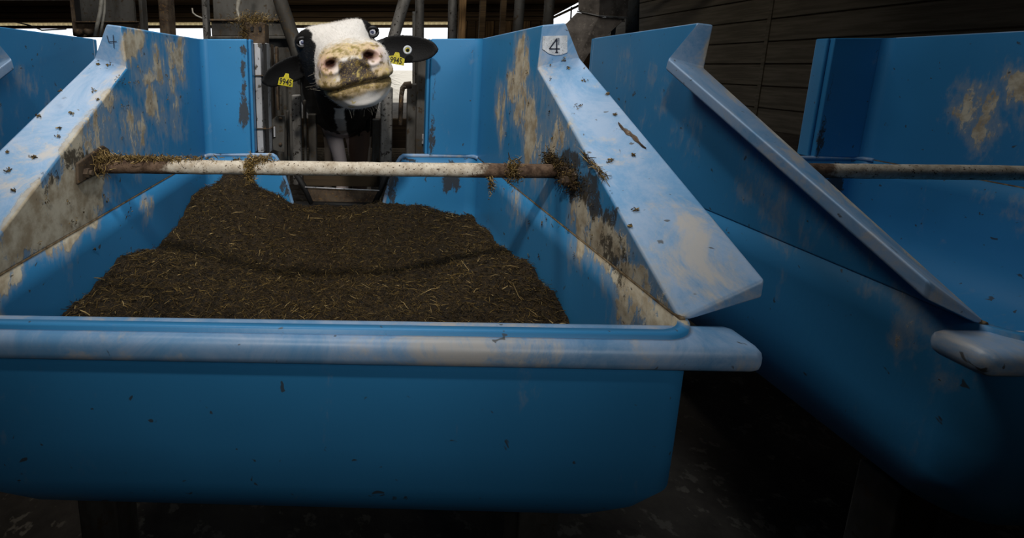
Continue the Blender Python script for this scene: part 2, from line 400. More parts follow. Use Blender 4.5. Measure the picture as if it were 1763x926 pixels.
# ------------------------------------------------------------------ the blue feed bin
def make_bin():
    root = empty('feed_bin', ORG)
    # --- trough: a ring-by-ring tub with a notch cut into its back wall
    x0, x1, y0, y1 = XL, XR, .48, YB
    def outline(inset, r, n=18):
        X0, X1, Y0, Y1 = x0 + inset, x1 - inset, y0 + inset, y1 - inset * .6
        P = []
        def seg(a, b, step=.009):
            L = math.dist(a, b); m = int(round(segn.pop(0)))
            for i in range(m): P.append((a[0] + (b[0] - a[0]) * i / m, a[1] + (b[1] - a[1]) * i / m))
        segn = [90, 60, 60, 60]
        cs = [((X0 + r, Y1 - r), math.pi, math.pi / 2), ((X1 - r, Y1 - r), math.pi / 2, 0), ((X1 - r, Y0 + r), 0, -math.pi / 2), ((X0 + r, Y0 + r), -math.pi / 2, -math.pi)]
        for i, (c, a0, a1) in enumerate(cs):
            for k in range(n):
                t = a0 + (a1 - a0) * k / n; P.append((c[0] + r * math.cos(t), c[1] + r * math.sin(t)))
            e = (c[0] + r * math.cos(a1), c[1] + r * math.sin(a1)); c2, b0, _ = cs[(i + 1) % 4]
            s = (c2[0] + r * math.cos(b0), c2[1] + r * math.sin(b0)); seg(e, s)
        return P
    def ztop(x, y):
        if y < y1 - .02: return ZC
        def sm(t): t = min(max(t, 0), 1); return t * t * (3 - 2 * t)
        a, b = -.272, -.222; c, d = .068, .120
        ZN = -.475
        if a - .014 <= x <= b: t = (x - (a - .014)) / (b - a + .014); return ZC + (ZN - ZC) * (t ** 1.55)
        if b < x < c: return ZN
        if c <= x <= d + .014: t = (d + .014 - x) / (d - c + .014); return ZC + (ZN - ZC) * (t ** 1.55)
        return ZC
    bm = bmesh.new(); rings = []
    base = outline(0, .035)
    tops = [ztop(*p) for p in base]
    lev = [0, .25, .5, .75, 1.0]
    for l in lev: rings.append([bm.verts.new((p[0], p[1], t + (-.485 - t) * l)) for p, t in zip(base, tops)])
    for ins, z in ((.012, -.515), (.035, -.55), (.07, -.575), (.13, -.595), (.2, -.6)):
        rings.append([bm.verts.new((p[0], p[1], z)) for p in outline(ins, .04 + ins * .3)])
    for a, b in zip(rings[:-1], rings[1:]):
        for k in range(len(a)): bm.faces.new((a[k], a[(k + 1) % len(a)], b[(k + 1) % len(a)], b[k]))
    bm.faces.new(rings[-1])
    trough = from_bm('trough', bm, BLUE, root, smooth=True)
    # from inside outwards
    s = trough.modifiers.new('s', 'SOLIDIFY'); s.thickness = .012; s.offset = 1
    # rolled lip following the top of the tub
    bm = bmesh.new()
    pts = [Vector((p[0], p[1] + (.004 if p[1] > y1 - .02 else 0), t)) for p, t in zip(base, tops)]
    back = [q for q in pts if q.y > y1 - .03]
    add_tube(bm, back, .0065, 8)
    from_bm('lip', bm, BLUE_RIM, root, smooth=True)
    for xs_ in (x1 + .003, x0 - .003):
        sm_ = tube('seam', [(xs_, YB - .03, ZC), (xs_, .5, ZC)], .0035, SEAM, root, 8); sm_['label'] = 'grimy joint between trough and side panel'
    bm = bmesh.new()
    add_prism(bm, [(x0 - .06, .45, ZC - .005), (x1 + .06, .45, ZC - .005), (x1 + .06, .505, ZC - .005), (x0 - .06, .505, ZC - .005)], (0, 0, -.03))
    bevel(from_bm('front_lip', bm, BLUE_RIM, root), .012, 3)
    # --- two moulded side panels
    for sgn in (-1, 1):
        X = XL if sgn < 0 else XR
        flare, topw = (.0735, .033) if sgn < 0 else (.0885, .048)
        Xo = X + sgn * .014; Xf = X + sgn * flare; Xt = X + sgn * topw
        V = {}
        def v(k, *p): V[k] = bm.verts.new(p)
        bm = bmesh.new()
        v('i0', X, .50, ZC); v('i1', X, YK, -.006); v('i2', X, .98, ZT); v('i3', X, YB, ZT); v('i4', X, YB, ZC)
        v('f0', Xf, .50, ZC + .05); v('f1', Xf, .995, .014)
        v('t2', Xt, .98, ZT + .004); v('t3', X + sgn * .012, YB - .025, ZT)
        v('g0', Xf, .50, ZC + .028); v('g1', Xf, 1.0, -.008); v('h1', Xo, 1.01, -.03); v('h0', Xo, .50, ZC + .0)
        v('o2', Xo, 1.015, ZT - .005); v('o4', X + sgn * .012, YB - .025, ZC)
        f = lambda mi, *k: setattr(bm.faces.new([V[q] for q in k]), 'material_index', mi)
        f(0, 'i0', 'i1', 'i2', 'i3', 'i4'); f(1, 'i0', 'f0', 'f1', 'i1'); f(1, 'i1', 'f1', 't2', 'i2'); f(1, 'i2', 't2', 't3', 'i3')
        f(1, 'f0', 'g0', 'g1', 'f1'); f(0, 'g0', 'h0', 'h1', 'g1'); f(1, 'f1', 'g1', 'h1', 't2')
        f(0, 't2', 'h1', 'h0', 'o4', 't3'); f(0, 'i4', 'o4', 'h0', 'i0'); f(0, 'i3', 't3', 'o4', 'i4'); f(1, 'i0', 'h0', 'g0', 'f0')
        bmesh.ops.delete(bm, geom=[V['o2']], context='VERTS')
        # back panel turning in from the wall
        xe = -.358 if sgn < 0 else .214
        poly = [(X, YB - .004, ZT), (xe, YB, ZT), (xe, YB, ZC + .003), (X, YB - .004, ZC + .003)]
        add_prism(bm, poly, (0, .02, 0))
        add_box(bm, (min(xe, xe - sgn * .010), YB + .012, ZC + .003), (max(xe, xe - sgn * .010), YB + .05, ZT))
        # rounded inner corner
        R = .02; prev = None
        for k in range(7):
            t = math.pi / 2 * k / 6
            p = (X - sgn * (R - R * math.sin(t)) , YB - .004 - (R - R * math.cos(t)))
            a = bm.verts.new((p[0], p[1], ZC + .003)); b = bm.verts.new((p[0], p[1], ZT - .0005))
            if prev: bm.faces.new((prev[0], a, b, prev[1]))
            prev = (a, b)
        o = from_bm('side_panel', bm, [BLUE, BLUE_RIM], root)
        bevel(o, .0055, 3, 25)
    # --- steel legs that carry the tub
    for lx in (XL + .10, XR - .10):
        for ly in (.62, 1.34): box('leg', (lx - .03, ly - .03, FLOOR), (lx + .03, ly + .03, -.600), STEEL_DARK, root, .004)
    # --- cross bar with its welded plates
    bm = bmesh.new(); n = 60; pts = []; rad = []
    for i in range(n + 1):
        t = i / n; p = Vector((XL, .842, -.187)).lerp(Vector((XR, .853, -.194)), t)
        pts.append(p); rad.append(.0136 + .0007 * noise.noise(p * 30) + .0006 * noise.noise(p * 90))
    add_tube(bm, pts, rad, 20)
    from_bm('cross_bar', bm, [BAR], root, smooth=True)
    for X, s, yy, zc in ((XL, 1, (.775, .885), -.182), (XR, -1, (.77, .905), -.19)):
        bm = bmesh.new(); h_ = 1 if s > 0 else .72; poly = [(X, yy[0], zc - .024 * h_), (X, yy[0] + .004, zc + .014 * h_), (X, yy[1] - .02, zc + .031 * h_), (X, yy[1], zc + .02 * h_), (X, yy[1], zc - .016 * h_)]
        add_prism(bm, poly, (s * .006, 0, 0))
        pl_ = bevel(from_bm('mounting_plate', bm, BAR_DIRTY if s < 0 else STEEL_RUST, root), .003)
        bm = bmesh.new(); add_tube(bm, [(X + s * .004, yy[0] + .024, zc - .008), (X + s * .014, yy[0] + .024, zc - .008)], .009, 6)
        add_tube(bm, [(X + s * .006, yy[0] + .024, zc - .008), (X + s * .019, yy[0] + .024, zc - .008)], .005, 10)
        from_bm('bolt', bm, STEEL_RUST, pl_)
    return root
bin0 = make_bin()

def copy_tree(o, parent=None, dx=0.0):
    c = o.copy(); C.objects.link(c)
    if parent is None: c.location.x += dx
    else: c.parent = parent
    for ch in list(o.children): copy_tree(ch, c)
    return c
bin_r = copy_tree(bin0, dx=PITCHX); bin_l = copy_tree(bin0, dx=-PITCHX)
tag(bin0, 'middle blue plastic feed bin numbered 4, splashed with dried slurry, holding brown feed', 'feed bin', 'row of blue feed bins')
tag(bin_r, 'dark blue feed bin at the right, beyond the square steel duct', 'feed bin', 'row of blue feed bins')
tag(bin_l, 'dark blue feed bin at the left edge, left of the handwritten 4', 'feed bin', 'row of blue feed bins')

# number sticker on the right panel's upright facet, and the handwritten 4 on the left one
def facet(X, flare, topw, sgn):
    i1, i2 = Vector((X, YK, -.006)), Vector((X, .98, ZT)); f1, t2 = Vector((X + sgn * flare, .995, .014)), Vector((X + sgn * topw, .98, ZT + .004))
    return i1, i2, f1, t2
i1, i2, f1, t2 = facet(XR, .0885, .048, 1)
nrm = (f1 - i1).cross(i2 - i1).normalized()
if nrm.y > 0: nrm = -nrm
from mathutils.bvhtree import BVHTree
bpy.context.view_layer.update()
_trees = [BVHTree.FromObject(o, bpy.context.evaluated_depsgraph_get()) for o in bin0.children if o.name.startswith('side_panel')]
def on_panel(px, py, lift=.0012):
    """the point of the middle bin's side panels seen at that pixel, lifted along the surface normal"""
    d = ray(px, py).normalized(); best = None
    for T in _trees:
        h = T.ray_cast(-ORG, d)
        if h[0] is not None and (best is None or h[3] < best[3]): best = h
    if best is None: return None
    n = best[1]; n = -n if n.dot(d) > 0 else n
    return best[0] + ORG + n * lift
def hit(px, py, P, N, lift=.0012):
    q = on_panel(px, py, lift)
    if q is not None: return q
    d = ray(px, py); return d * (P.dot(N) / d.dot(N)) + N * lift
sp = [(934, 62), (976, 61), (976, 90), (966, 94), (955, 95), (944, 92), (933, 84)]
bm = bmesh.new(); add_prism(bm, [hit(x, y, i1, nrm) for x, y in sp], nrm * .0008)
stk = from_bm('number_sticker', bm, STICKER, bin0); stk['label'] = 'torn white sticker printed with a black 4'
def pen(name, strokes, P, N, wpx, mat, parent):
    bm = bmesh.new()
    for a, b in strokes:
        A = Vector(a); B = Vector(b); n = 10
        d = (B - A).normalized(); nn = Vector((-d.y, d.x))
        prev = None
        for k in range(n + 1):
            q = A.lerp(B, k / n); wv = wpx * (1 + .25 * noise.noise(Vector((q.x * .9, q.y * .9, 0))))
            l = bm.verts.new(hit(*(q + nn * wv / 2), P, N, .0026)); r = bm.verts.new(hit(*(q - nn * wv / 2), P, N, .0026))
            if prev: bm.faces.new((prev[0], l, r, prev[1]))
            prev = (l, r)
    return from_bm(name, bm, mat, parent)
pen('printed_number', [((957.5, 66), (957.5, 90)), ((957.5, 67), (945, 84)), ((945, 84), (963, 84)), ((955, 90), (960, 90))], i1, nrm, 2.2, INK, stk)
pen('smudge', [((960.5, 65), (960.5, 77))], i1, nrm, 3.2, simple('faded_ink', (112, 118, 128), (150, 156, 164), 200, .8, bump=0), stk)
i1, i2, f1, t2 = facet(XL, .0735, .033, -1); nl = (f1 - i1).cross(i2 - i1).normalized()
if nl.y > 0: nl = -nl
hm = pen('handwritten_number', [((185.5, 61), (188.5, 72)), ((188.5, 72), (202, 71)), ((196, 60), (197.5, 82))], i1, nl, 1.3, INK, bin0)
hm['label'] = 'hand drawn 4 in dark marker'

# long brown scrape on the right rim
Pr = Vector((XR, YK, -.006)); Nr = (Vector((XR + .0885, .5, ZC + .05)) - Vector((XR, .5, ZC))).cross(Vector((XR, YK, -.006)) - Vector((XR, .5, ZC))).normalized()
if Nr.z < 0: Nr = -Nr
Pl = Vector((XL, YK, -.006)); Nl = (Vector((XL - .0735, .5, ZC + .05)) - Vector((XL, .5, ZC))).cross(Vector((XL, YK, -.006)) - Vector((XL, .5, ZC))).normalized()
if Nl.z < 0: Nl = -Nl
bm = bmesh.new(); prev = None
for k in range(19):
    t = k / 18; x = 1065 + 48 * t; y = 212 + 44 * t ** .9 + 1.5 * math.sin(9 * t); wv = (1.2 + 2.6 * math.sin(math.pi * min(1, t * 1.1))) * (1 + .3 * math.sin(23 * t))
    a = bm.verts.new(hit(x + wv * .6, y - wv * .7, Pr, Nr, .001)); b = bm.verts.new(hit(x, y, Pr, Nr, .0035)); c = bm.verts.new(hit(x - wv * .6, y + wv * .7, Pr, Nr, .001))
    if prev:
        for q in (0, 1): bm.faces.new((prev[q], (a, b, c)[q], (a, b, c)[q + 1], prev[q + 1]))
    prev = (a, b, c)
sc_ = from_bm('dried_scrape', bm, BAR_DIRTY, bin0); sc_['label'] = 'long brown crusted scrape across the rim'

# ------------------------------------------------------------------ the feed heap
STRAW = [simple('feed_dark', (60, 46, 20), (36, 27, 12), 60, .9, bump=0), simple('feed_brown', (92, 72, 34), (66, 50, 24), 60, .85, bump=0),
         simple('feed_tan', (134, 108, 54), (108, 86, 42), 60, .8, bump=0), simple('feed_straw', (186, 158, 104), (158, 132, 82), 60, .7, bump=0)]
HEAP = simple('feed_bed', (48, 36, 16), (26, 19, 9), 90, .95, bump=1.0, fleck=(110, 86, 46), bd=.006)
def sstep(t): t = np.clip(t, 0, 1); return t * t * (3 - 2 * t)
def heap_h(x, y):
    ys = np.array([.48, .7, .85, .95, 1.05, 1.19, 1.3, 1.38, 1.47])
    hc = np.array([-.49, -.50, -.515, -.525, -.535, -.553, -.52, -.478, -.452])
    hl = np.array([-.42, -.40, -.392, -.41, -.437, -.425, -.385, -.37, -.365])
    hr = np.array([-.45, -.44, -.42, -.42, -.445, -.47, -.475, -.482, -.485])
    c = np.interp(y, ys, hc); l = np.interp(y, ys, hl); r = np.interp(y, ys, hr)
    u = (x - XL) / (XR - XL)
    tl = sstep((0.34 - u) / .34); tr = sstep((u - .58) / .42)
    h = c + (l - c) * tl + (r - c) * tr
    # peak against the back wall at the left, ridge along the back
    h += .085 * np.exp(-((x + .40) / .045) ** 2 - ((y - 1.45) / .07) ** 2)
    h += .03 * np.exp(-((x + .30) / .07) ** 2 - ((y - 1.43) / .08) ** 2)
    h += .03 * np.exp(-((x - .17) / .09) ** 2 - ((y - 1.42) / .06) ** 2)
    h -= .05 * np.exp(-((x + .49) / .04) ** 2 - ((y - 1.47) / .06) ** 2)
    return h
nx, ny = 200, 210
gx = np.linspace(XL + .002, XR - .002, nx); gy = np.linspace(.49, YB - .001, ny); GX, GY = np.meshgrid(gx, gy)
GZ = heap_h(GX, GY)
for j in range(ny):
    for i in range(nx):
        p = Vector((GX[j, i], GY[j, i], 0))
        GZ[j, i] += .016 * noise.noise(p * 9) + .010 * noise.noise(p * 24 + Vector((3, 1, 2))) + .006 * noise.noise(p * 70) + .003 * noise.noise(p * 160)
me = bpy.data.meshes.new('feed'); vv = np.stack([GX, GY, GZ], -1).reshape(-1, 3)
fc = [(j * nx + i, j * nx + i + 1, (j + 1) * nx + i + 1, (j + 1) * nx + i) for j in range(ny - 1) for i in range(nx - 1)]
# close it with a skirt down to the tub's floor
me.from_pydata([tuple(q) for q in vv], [], fc)
for p in me.polygons: p.use_smooth = True
froot = link('feed', me, HEAP)
tag(froot, 'heap of chopped brown feed filling the middle blue bin under the bar', 'feed', kind='stuff')
N = 42000
x = rng.uniform(XL + .006, XR - .006, N); y = rng.uniform(.5, YB - .006, N)
ii = np.clip(((x - gx[0]) / (gx[1] - gx[0])).astype(int), 0, nx - 1); jj = np.clip(((y - gy[0]) / (gy[1] - gy[0])).astype(int), 0, ny - 1)
z = GZ[jj, ii] + rng.uniform(.000, .006, N)
D = rng.normal(size=(N, 3)); D[:, 2] *= .33; D /= np.linalg.norm(D, axis=1)[:, None]
L = rng.gamma(2.2, .0045, N) + .004; L = np.minimum(L, .032); W = rng.uniform(.0004, .0012, N)
mi = rng.choice(4, N, p=[.54, .34, .105, .015])
big = rng.random(N) < .006; L[big] *= 1.7; W[big] *= 1.4; mi[big] = 3
st = strands('chopped_straw', np.stack([x, y, z], 1), D, L, W, STRAW, froot, .2, mi); st['kind'] = 'stuff'

# clumps of feed caught on the bar and the panels
def clump(label, cen, ext, n, hang=0.0, cols=(.05, .25, .45, .25), ln=.010, name='feed_clump', crust=0):
    P = rng.normal(size=(n, 3)) * np.array(ext) * .5 + np.array(cen)
    if hang:
        k = rng.random(n) < .35; P[k, 2] -= rng.random(k.sum()) * hang; P[k, 0] = cen[0] + (P[k, 0] - cen[0]) * .35
    D = rng.normal(size=(n, 3)); 
    if hang: D[k, 2] *= 3
    D /= np.linalg.norm(D, axis=1)[:, None]
    L = rng.uniform(.5, 1.7, n) * ln; W = rng.uniform(.0006, .0013, n)
    o = strands(name, P, D, L, W, STRAW, None, .3, rng.choice(4, n, p=cols))
    me = o.data; c = Vector(cen); me.transform(Matrix.Translation(-c)); o.location = c
    return tag(o, label, 'feed clump', kind='stuff')
bar = lambda px: (lambda t: Vector((XL, .842, -.187)).lerp(Vector((XR, .853, -.194)), t))((on_y(px, 290, .847).x - XL) / (XR - XL))
b1 = bar(178); clump('tangled feed clump on the left end of the bar beside its bolted plate', (b1.x + .004, b1.y - .004, b1.z + .010), (.036, .018, .018), 600, .012, cols=(.05, .3, .4, .25))
b2 = bar(250); clump('thin layer of feed lying along the left top of the bar', (b2.x, b2.y, b2.z + .0155), (.105, .012, .005), 800)
b3 = bar(438); clump('small feed clump draped over the bar left of its middle', (b3.x - .004, b3.y - .014, b3.z + .0), (.010, .006, .024), 330)
b3 = bar(447); clump('flat tuft lying on top of the bar left of its middle', (b3.x, b3.y, b3.z + .0155), (.026, .014, .006), 220)
b4 = bar(882); clump('small feed clump wrapped round the right part of the bar', (b4.x, b4.y - .010, b4.z), (.014, .010, .022), 330, cols=(.15, .4, .35, .1))
b5 = bar(846); clump('wisp of straw hanging beneath the right part of the bar', (b5.x, b5.y - .008, b5.z - .022), (.006, .006, .022), 90)
clump('dark crusted clump above the right end of the bar', (.358, .865, -.176), (.009, .040, .016), 500, cols=(.55, .33, .1, .02), ln=.007)
clump('dark crust caked over the plate at the right end of the bar', (.3605, .80, -.192), (.004, .050, .022), 900, cols=(.62, .30, .07, .01), ln=.005)
bmP = [tuple(hit(1008 + 32 * t, 265 + 45 * t, Pr, Nr, .004)) for t in np.linspace(0, 1, 60)]
o = strands('straw_tuft', np.array(bmP) + rng.normal(size=(60, 3)) * .0025, (lambda d: d / np.linalg.norm(d, axis=1)[:, None])(rng.normal(size=(60, 3)) + np.array([.3, -1.5, -.8])), rng.uniform(.008, .028, 60), rng.uniform(.0006, .0012, 60), STRAW, None, .2, rng.choice(4, 60, p=[.2, .4, .3, .1]))
tag(o, 'trail of straw lying along the inner edge of the right rim', 'straw', kind='stuff')
# crumbs dried onto rims and walls
crumbs = [('l', 168, 111, 5), ('l', 187, 113, 7), ('l', 105, 157, 9), ('l', 162, 157, 9), ('l', 168, 172, 4), ('l', 66, 201, 6), ('l', 122, 196, 6), ('l', 100, 236, 7), ('l', 102, 221, 6), ('l', 12, 262, 6), ('l', 60, 272, 6), ('l', 14, 295, 10), ('l', 24, 328, 9),
          ('r', 970, 103, 7), ('r', 978, 118, 5), ('r', 1005, 139, 7), ('r', 996, 183, 10), ('r', 1060, 198, 5), ('r', 1046, 163, 5), ('r', 1050, 277, 9), ('r', 1092, 268, 6), ('r', 1093, 362, 9), ('r', 1085, 390, 5)]
Ps, Ds, Ls, Ws = [], [], [], []
for side, px, py, s in crumbs:
    P_, N_ = (Pl, Nl) if side == 'l' else (Pr, Nr)
    if py < 118: P_, N_ = (Pl, Nl) if side == 'l' else (Pr, Nr)
    for k in range(11):
        q = hit(px + random.gauss(0, s * .30), py + random.gauss(0, s * .20), P_, N_, .002); Ps.append(tuple(q))
        d = Vector((random.gauss(0, 1), random.gauss(0, 1), random.gauss(0, 1))); d -= N_ * d.dot(N_) * .95; d.normalize(); Ds.append(tuple(d)); Ls.append(random.uniform(.0015, .0055)); Ws.append(random.uniform(.0007, .0018))
for X, (x0, x1, y0, y1), cnt, nn in ((XL, (175, 330, 90, 250), 14, Vector((1, 0, 0))), (XL, (60, 230, 330, 430), 12, Vector((1, 0, 0))), (XR, (860, 960, 110, 250), 10, Vector((-1, 0, 0))), (XR, (880, 1040, 350, 450), 10, Vector((-1, 0, 0)))):
    for _ in range(cnt):
        q0 = on_x(random.uniform(x0, x1), random.uniform(y0, y1), X) + nn * .002
        for k in range(5):
            q = q0 + Vector((0, random.gauss(0, .003), random.gauss(0, .003))); Ps.append(tuple(q)); d = Vector((random.gauss(0, .2), random.gauss(0, 1), random.gauss(0, 1))).normalized()
            Ds.append(tuple(d)); Ls.append(random.uniform(.002, .006)); Ws.append(random.uniform(.0006, .0014))
o = strands('feed_crumbs', np.array(Ps), np.array(Ds), np.array(Ls), np.array(Ws), STRAW, None, .3, rng.choice(4, len(Ps), p=[.22, .42, .28, .08]))
tag(o, 'scattered crumbs of dried feed stuck to the rims and walls of bin 4', 'feed crumbs', kind='stuff')


# ------------------------------------------------------------------ steelwork round the gap in the bins
col = empty('aluminium_column', on_y(448, 262, 1.53), 'dull white aluminium column right of the left blue panel', 'column')
pbox('profile', 433.5, 74, 454, 263, 1.53, .05, ALU, col, .003); pbox('profile', 456, 74, 464.5, 263, 1.525, .05, ALU, col, .002)
pbox('joint_band', 432.5, 129.2, 466, 130.6, 1.521, .05, STEEL_RUST, col, 0); pbox('joint_band', 432.5, 221, 466, 222.3, 1.521, .05, STEEL_RUST, col, 0)
for px in (437.5, 458.5): pbox('groove', px, 75, px + .8, 262, 1.5285 if px < 450 else 1.5235, .004, BLACK, col, 0)

crb = empty('control_box', on_y(436, 75, 1.56), 'rusty junction box crusted with dried feed on top of the white column', 'box')
pbox('casing', 416, 38, 457, 76, 1.56, .07, STEEL_RUST, crb, .006)
for px in (431, 445): pbox('socket', px, 46, px + 5, 54, 1.553, .01, BLACK, crb, .001)
c_ = on_y(436, 34, 1.57); clump('dried yellow feed heaped on the rusty junction box', (c_.x, c_.y, c_.z + .002), (.070, .04, .022), 900, cols=(.2, .4, .3, .1), ln=.009)
c_ = on_y(419, 55, 1.553); clump('dried feed clinging to the left side of the rusty junction box', (c_.x, c_.y, c_.z), (.018, .012, .04), 300, cols=(.3, .4, .25, .05), ln=.008)

pf = empty('plate_frame', on_y(430, 66, 1.80), 'tall grey steel plate frame with a leaning tube behind the left blue panel', 'steel frame')
pbox('plate', 363, -60, 492, 33, 1.82, .02, STEEL_DARK, pf); pbox('plate', 363, 36, 500, 62, 1.82, .02, STEEL_DARK, pf)
pbox('rail', 360, 32.5, 492, 36, 1.80, .03, STEEL_RUST, pf); pbox('rail', 360, 62, 502, 67, 1.80, .03, STEEL_DARK, pf)
pbox('upright', 352, -60, 362, 300, 1.79, .04, STEEL, pf)
pbox('plate', 452, 66, 520, 300, 1.86, .02, STEEL_DARK, pf)
tube('leaning_tube', [on_y(470, -90, 1.77), on_y(482, 0, 1.77), on_y(509, 78, 1.77), on_y(517, 118, 1.77)], .026, STEEL_DARK, pf, 18)
pbox('hinge_plate', 473, 80, 480, 190, 1.62, .03, STEEL_RUST, pf); pbox('hinge_plate', 466, 76, 471.5, 262, 1.60, .05, STEEL_RUST, pf)
lb = empty('latch_bracket', on_y(478, 260, 1.58), 'small angled rusty bracket with bolts left of the grey gate bar', 'bracket')
bm = bmesh.new(); add_prism(bm, [on_y(x, y, 1.58) for x, y in ((467, 208), (471, 203), (478, 199), (490, 199), (490, 262), (482, 262), (470, 258))], (0, .008, 0)); bevel(from_bm('plate', bm, STEEL_DARK, lb), .002)
for y_ in (204, 248): c = on_y(483, y_, 1.58); tube('bolt', [c, c + Vector((0, -.008, 0))], .006, STEEL_RUST, lb, 6)
pbox('strap', 470.5, 218, 474, 236, 1.572, .006, ALU, lb, .001)

def gate(label, bars, name='head_gate'):
    g = empty(name, on_y(bars[0][0], 300, bars[0][4]), label, 'gate', 'gate bars round the feeding gap')
    for x0, y0, x1, y1, Y, th, m in bars: pbox('gate_bar', x0, y0, x1, y1, Y, th, m, g, .006)
    return g
gate('left half of the steel head gate, grey flat bars left of the cow', [(501, 163, 520, 320, 1.60, .03, STEEL), (530, 196, 546, 320, 1.70, .03, STEEL_DARK), (521, 172, 529, 320, 1.66, .02, STEEL_DARK), (492, 190, 500, 320, 1.66, .02, STEEL_DARK)])
g = gate('right half of the steel head gate, grey flat bars right of the cow', [(656, 150, 674, 320, 1.60, .03, STEEL), (641, 205, 653, 320, 1.72, .03, STEEL_DARK), (702, 144, 716, 320, 1.64, .03, STEEL_DARK), (720, 76, 737, 320, 1.60, .03, STEEL_DARK)])
pbox('hinge_tag', 727, 231, 735, 248, 1.585, .01, ALU, g, .001); pbox('hinge_tag', 737, 108, 739.5, 122, 1.57, .01, ALU, g, .001)
k = tube('bent_handle', [on_y(689, 215, 1.60), on_y(691, 165, 1.60), on_y(693, 152, 1.60), on_y(698, 147, 1.60), on_y(708, 146, 1.60)], [.008, .008, .009, .0125, .0125], STEEL_RUST, g, 14)
# low gate in the notch
lg = empty('trough_gate', on_y(590, 352, 1.53), 'low dark steel flap closing the notch behind the feed', 'flap')
bm = bmesh.new(); add_prism(bm, [on_y(x, y, 1.53) for x, y in ((526, 324), (652, 329), (643, 349), (536, 347))], (0, .01, 0)); o = from_bm('flap_plate', bm, STEEL_RUST, lg); bevel(o, .002)
tube('edge_rod', [on_y(525, 322, 1.522), on_y(653, 328, 1.522)], .0022, ALU, lg, 10)
for pts in (((510, 300), (524, 322), (537, 350)), ((666, 300), (655, 328), (643, 352)), ((537, 351), (643, 354))):
    tube('frame_rod', [on_y(x, y, 1.535) for x, y in pts], .010, BLACK, lg, 10)
pbox('sill', 505, 356, 668, 372, 1.50, .06, BLACK, lg)
bk = [(512, 300), (664, 300), (660, 322), (518, 320)]
bm = bmesh.new(); add_prism(bm, [on_y(x, y, 1.64) for x, y in bk], (0, .01, 0)); bevel(from_bm('back_plate', bm, WOOD_DARK, lg), .002)

# ------------------------------------------------------------------ frames, hoses and pipes over the bins
lf = empty('left_plate_frame', on_y(190, 60, 2.0), 'grey steel plate frame behind the upper left rim', 'steel frame')
pbox('upright', 113, -60, 128, 62, 2.0, .06, STEEL_RUST, lf, .008)
pbox('plate', 129, -60, 232, 37, 2.03, .02, STEEL_DARK, lf); pbox('plate', 129, 39, 250, 64, 2.03, .02, STEEL_RUST, lf)
pbox('rail', 129, 36, 236, 39, 2.01, .03, STEEL_RUST, lf); pbox('upright', 233, -60, 248, 62, 2.0, .05, STEEL_DARK, lf)
pbox('upright', 129, -60, 131, 37, 2.02, .02, BLACK, lf, 0)
for x_ in (133, 150): c = on_y(x_, 55, 2.0); tube('bolt', [c + Vector((0, .03, 0)), c - Vector((0, .01, 0))], .014, STEEL_RUST, lf, 8)
tag(pbox('steel_column', 266, -60, 307, 300, 2.1, .09, STEEL_RUST, None, .01), 'broad rusty steel column between the two grey plate frames', 'column')
def hose(name, pts, r, Y, m, label, cat, group=None):
    o = tube(name, [on_y(x, y, Y) for x, y in pts], r, m, None, 12); return tag(o, label, cat, group)
hose('hose', [(175, -60), (174.5, 0), (172.5, 20), (168, 40), (163.5, 62)], .0075, 1.85, HOSE, 'left one of two white hoses behind the handwritten 4', 'hose', 'pair of white hoses')
hose('hose', [(180, -60), (180, 0), (179.5, 20), (176, 42), (172.5, 62)], .0055, 1.87, HOSE, 'right, thinner one of two white hoses behind the handwritten 4', 'hose', 'pair of white hoses')
hose('hose', [(416, -60), (412, -5), (410, 8), (408.5, 16), (411, 30), (415, 46)], [.008, .008, .007, .005, .0055, .0055], 1.60, HOSE, 'white hose running down into the rusty junction box', 'hose')
hose('cable', [(331, 14), (332, 22), (338, 27), (355, 34)], .003, 1.80, HOSE, 'thin pale cable hooked beside the left plate frame', 'cable')
hose('cable', [(28, 38), (52, 44), (72, 52), (114, 50)], .003, 1.99, BLACK, 'thin dark cable sagging over the left bin', 'cable')
def pipe(pts, r, Y, label, m=STEEL, g='upright steel pipes above the bins'):
    return hose('steel_pipe', pts, r, Y, m, label, 'pipe', g)
pipe([(738, -130), (695, 5), (675, 74), (669, 95)], .0235, 1.90, 'leaning steel pipe rising behind the right ear of the cow')
pipe([(723, -90), (722.5, 0), (722, 290)], .0185, 2.0, 'upright steel pipe right of the leaning pipe')
hose('steel_rod', [(713, 20), (713, 290)], .008, 2.1, STEEL_DARK, 'thin dark rod just left of the upright pipe', 'rod')
pipe([(780.5, -90), (779.5, 0), (777.5, 90)], .0185, 2.0, 'upright pipe above the left corner of the right blue panel')
pipe([(900, -90), (895, 0), (890, 80)], .0200, 1.95, 'brown streaked pipe halfway along the top of the right panel', STEEL_DARK)
pipe([(953, -90), (946, 5), (942, 70)], .0195, 1.95, 'brown pipe just left above the sticker with the 4', STEEL_DARK)
pipe([(1089, -90), (1089, 0), (1087, 100)], .0255, 2.05, 'stout pipe right of the square duct', STEEL_DARK)
pipe([(1062, 20), (1056, 50), (1053, 80), (1050, 420)], .009, 1.98, 'short pale pipe showing beneath the square duct', STEEL)
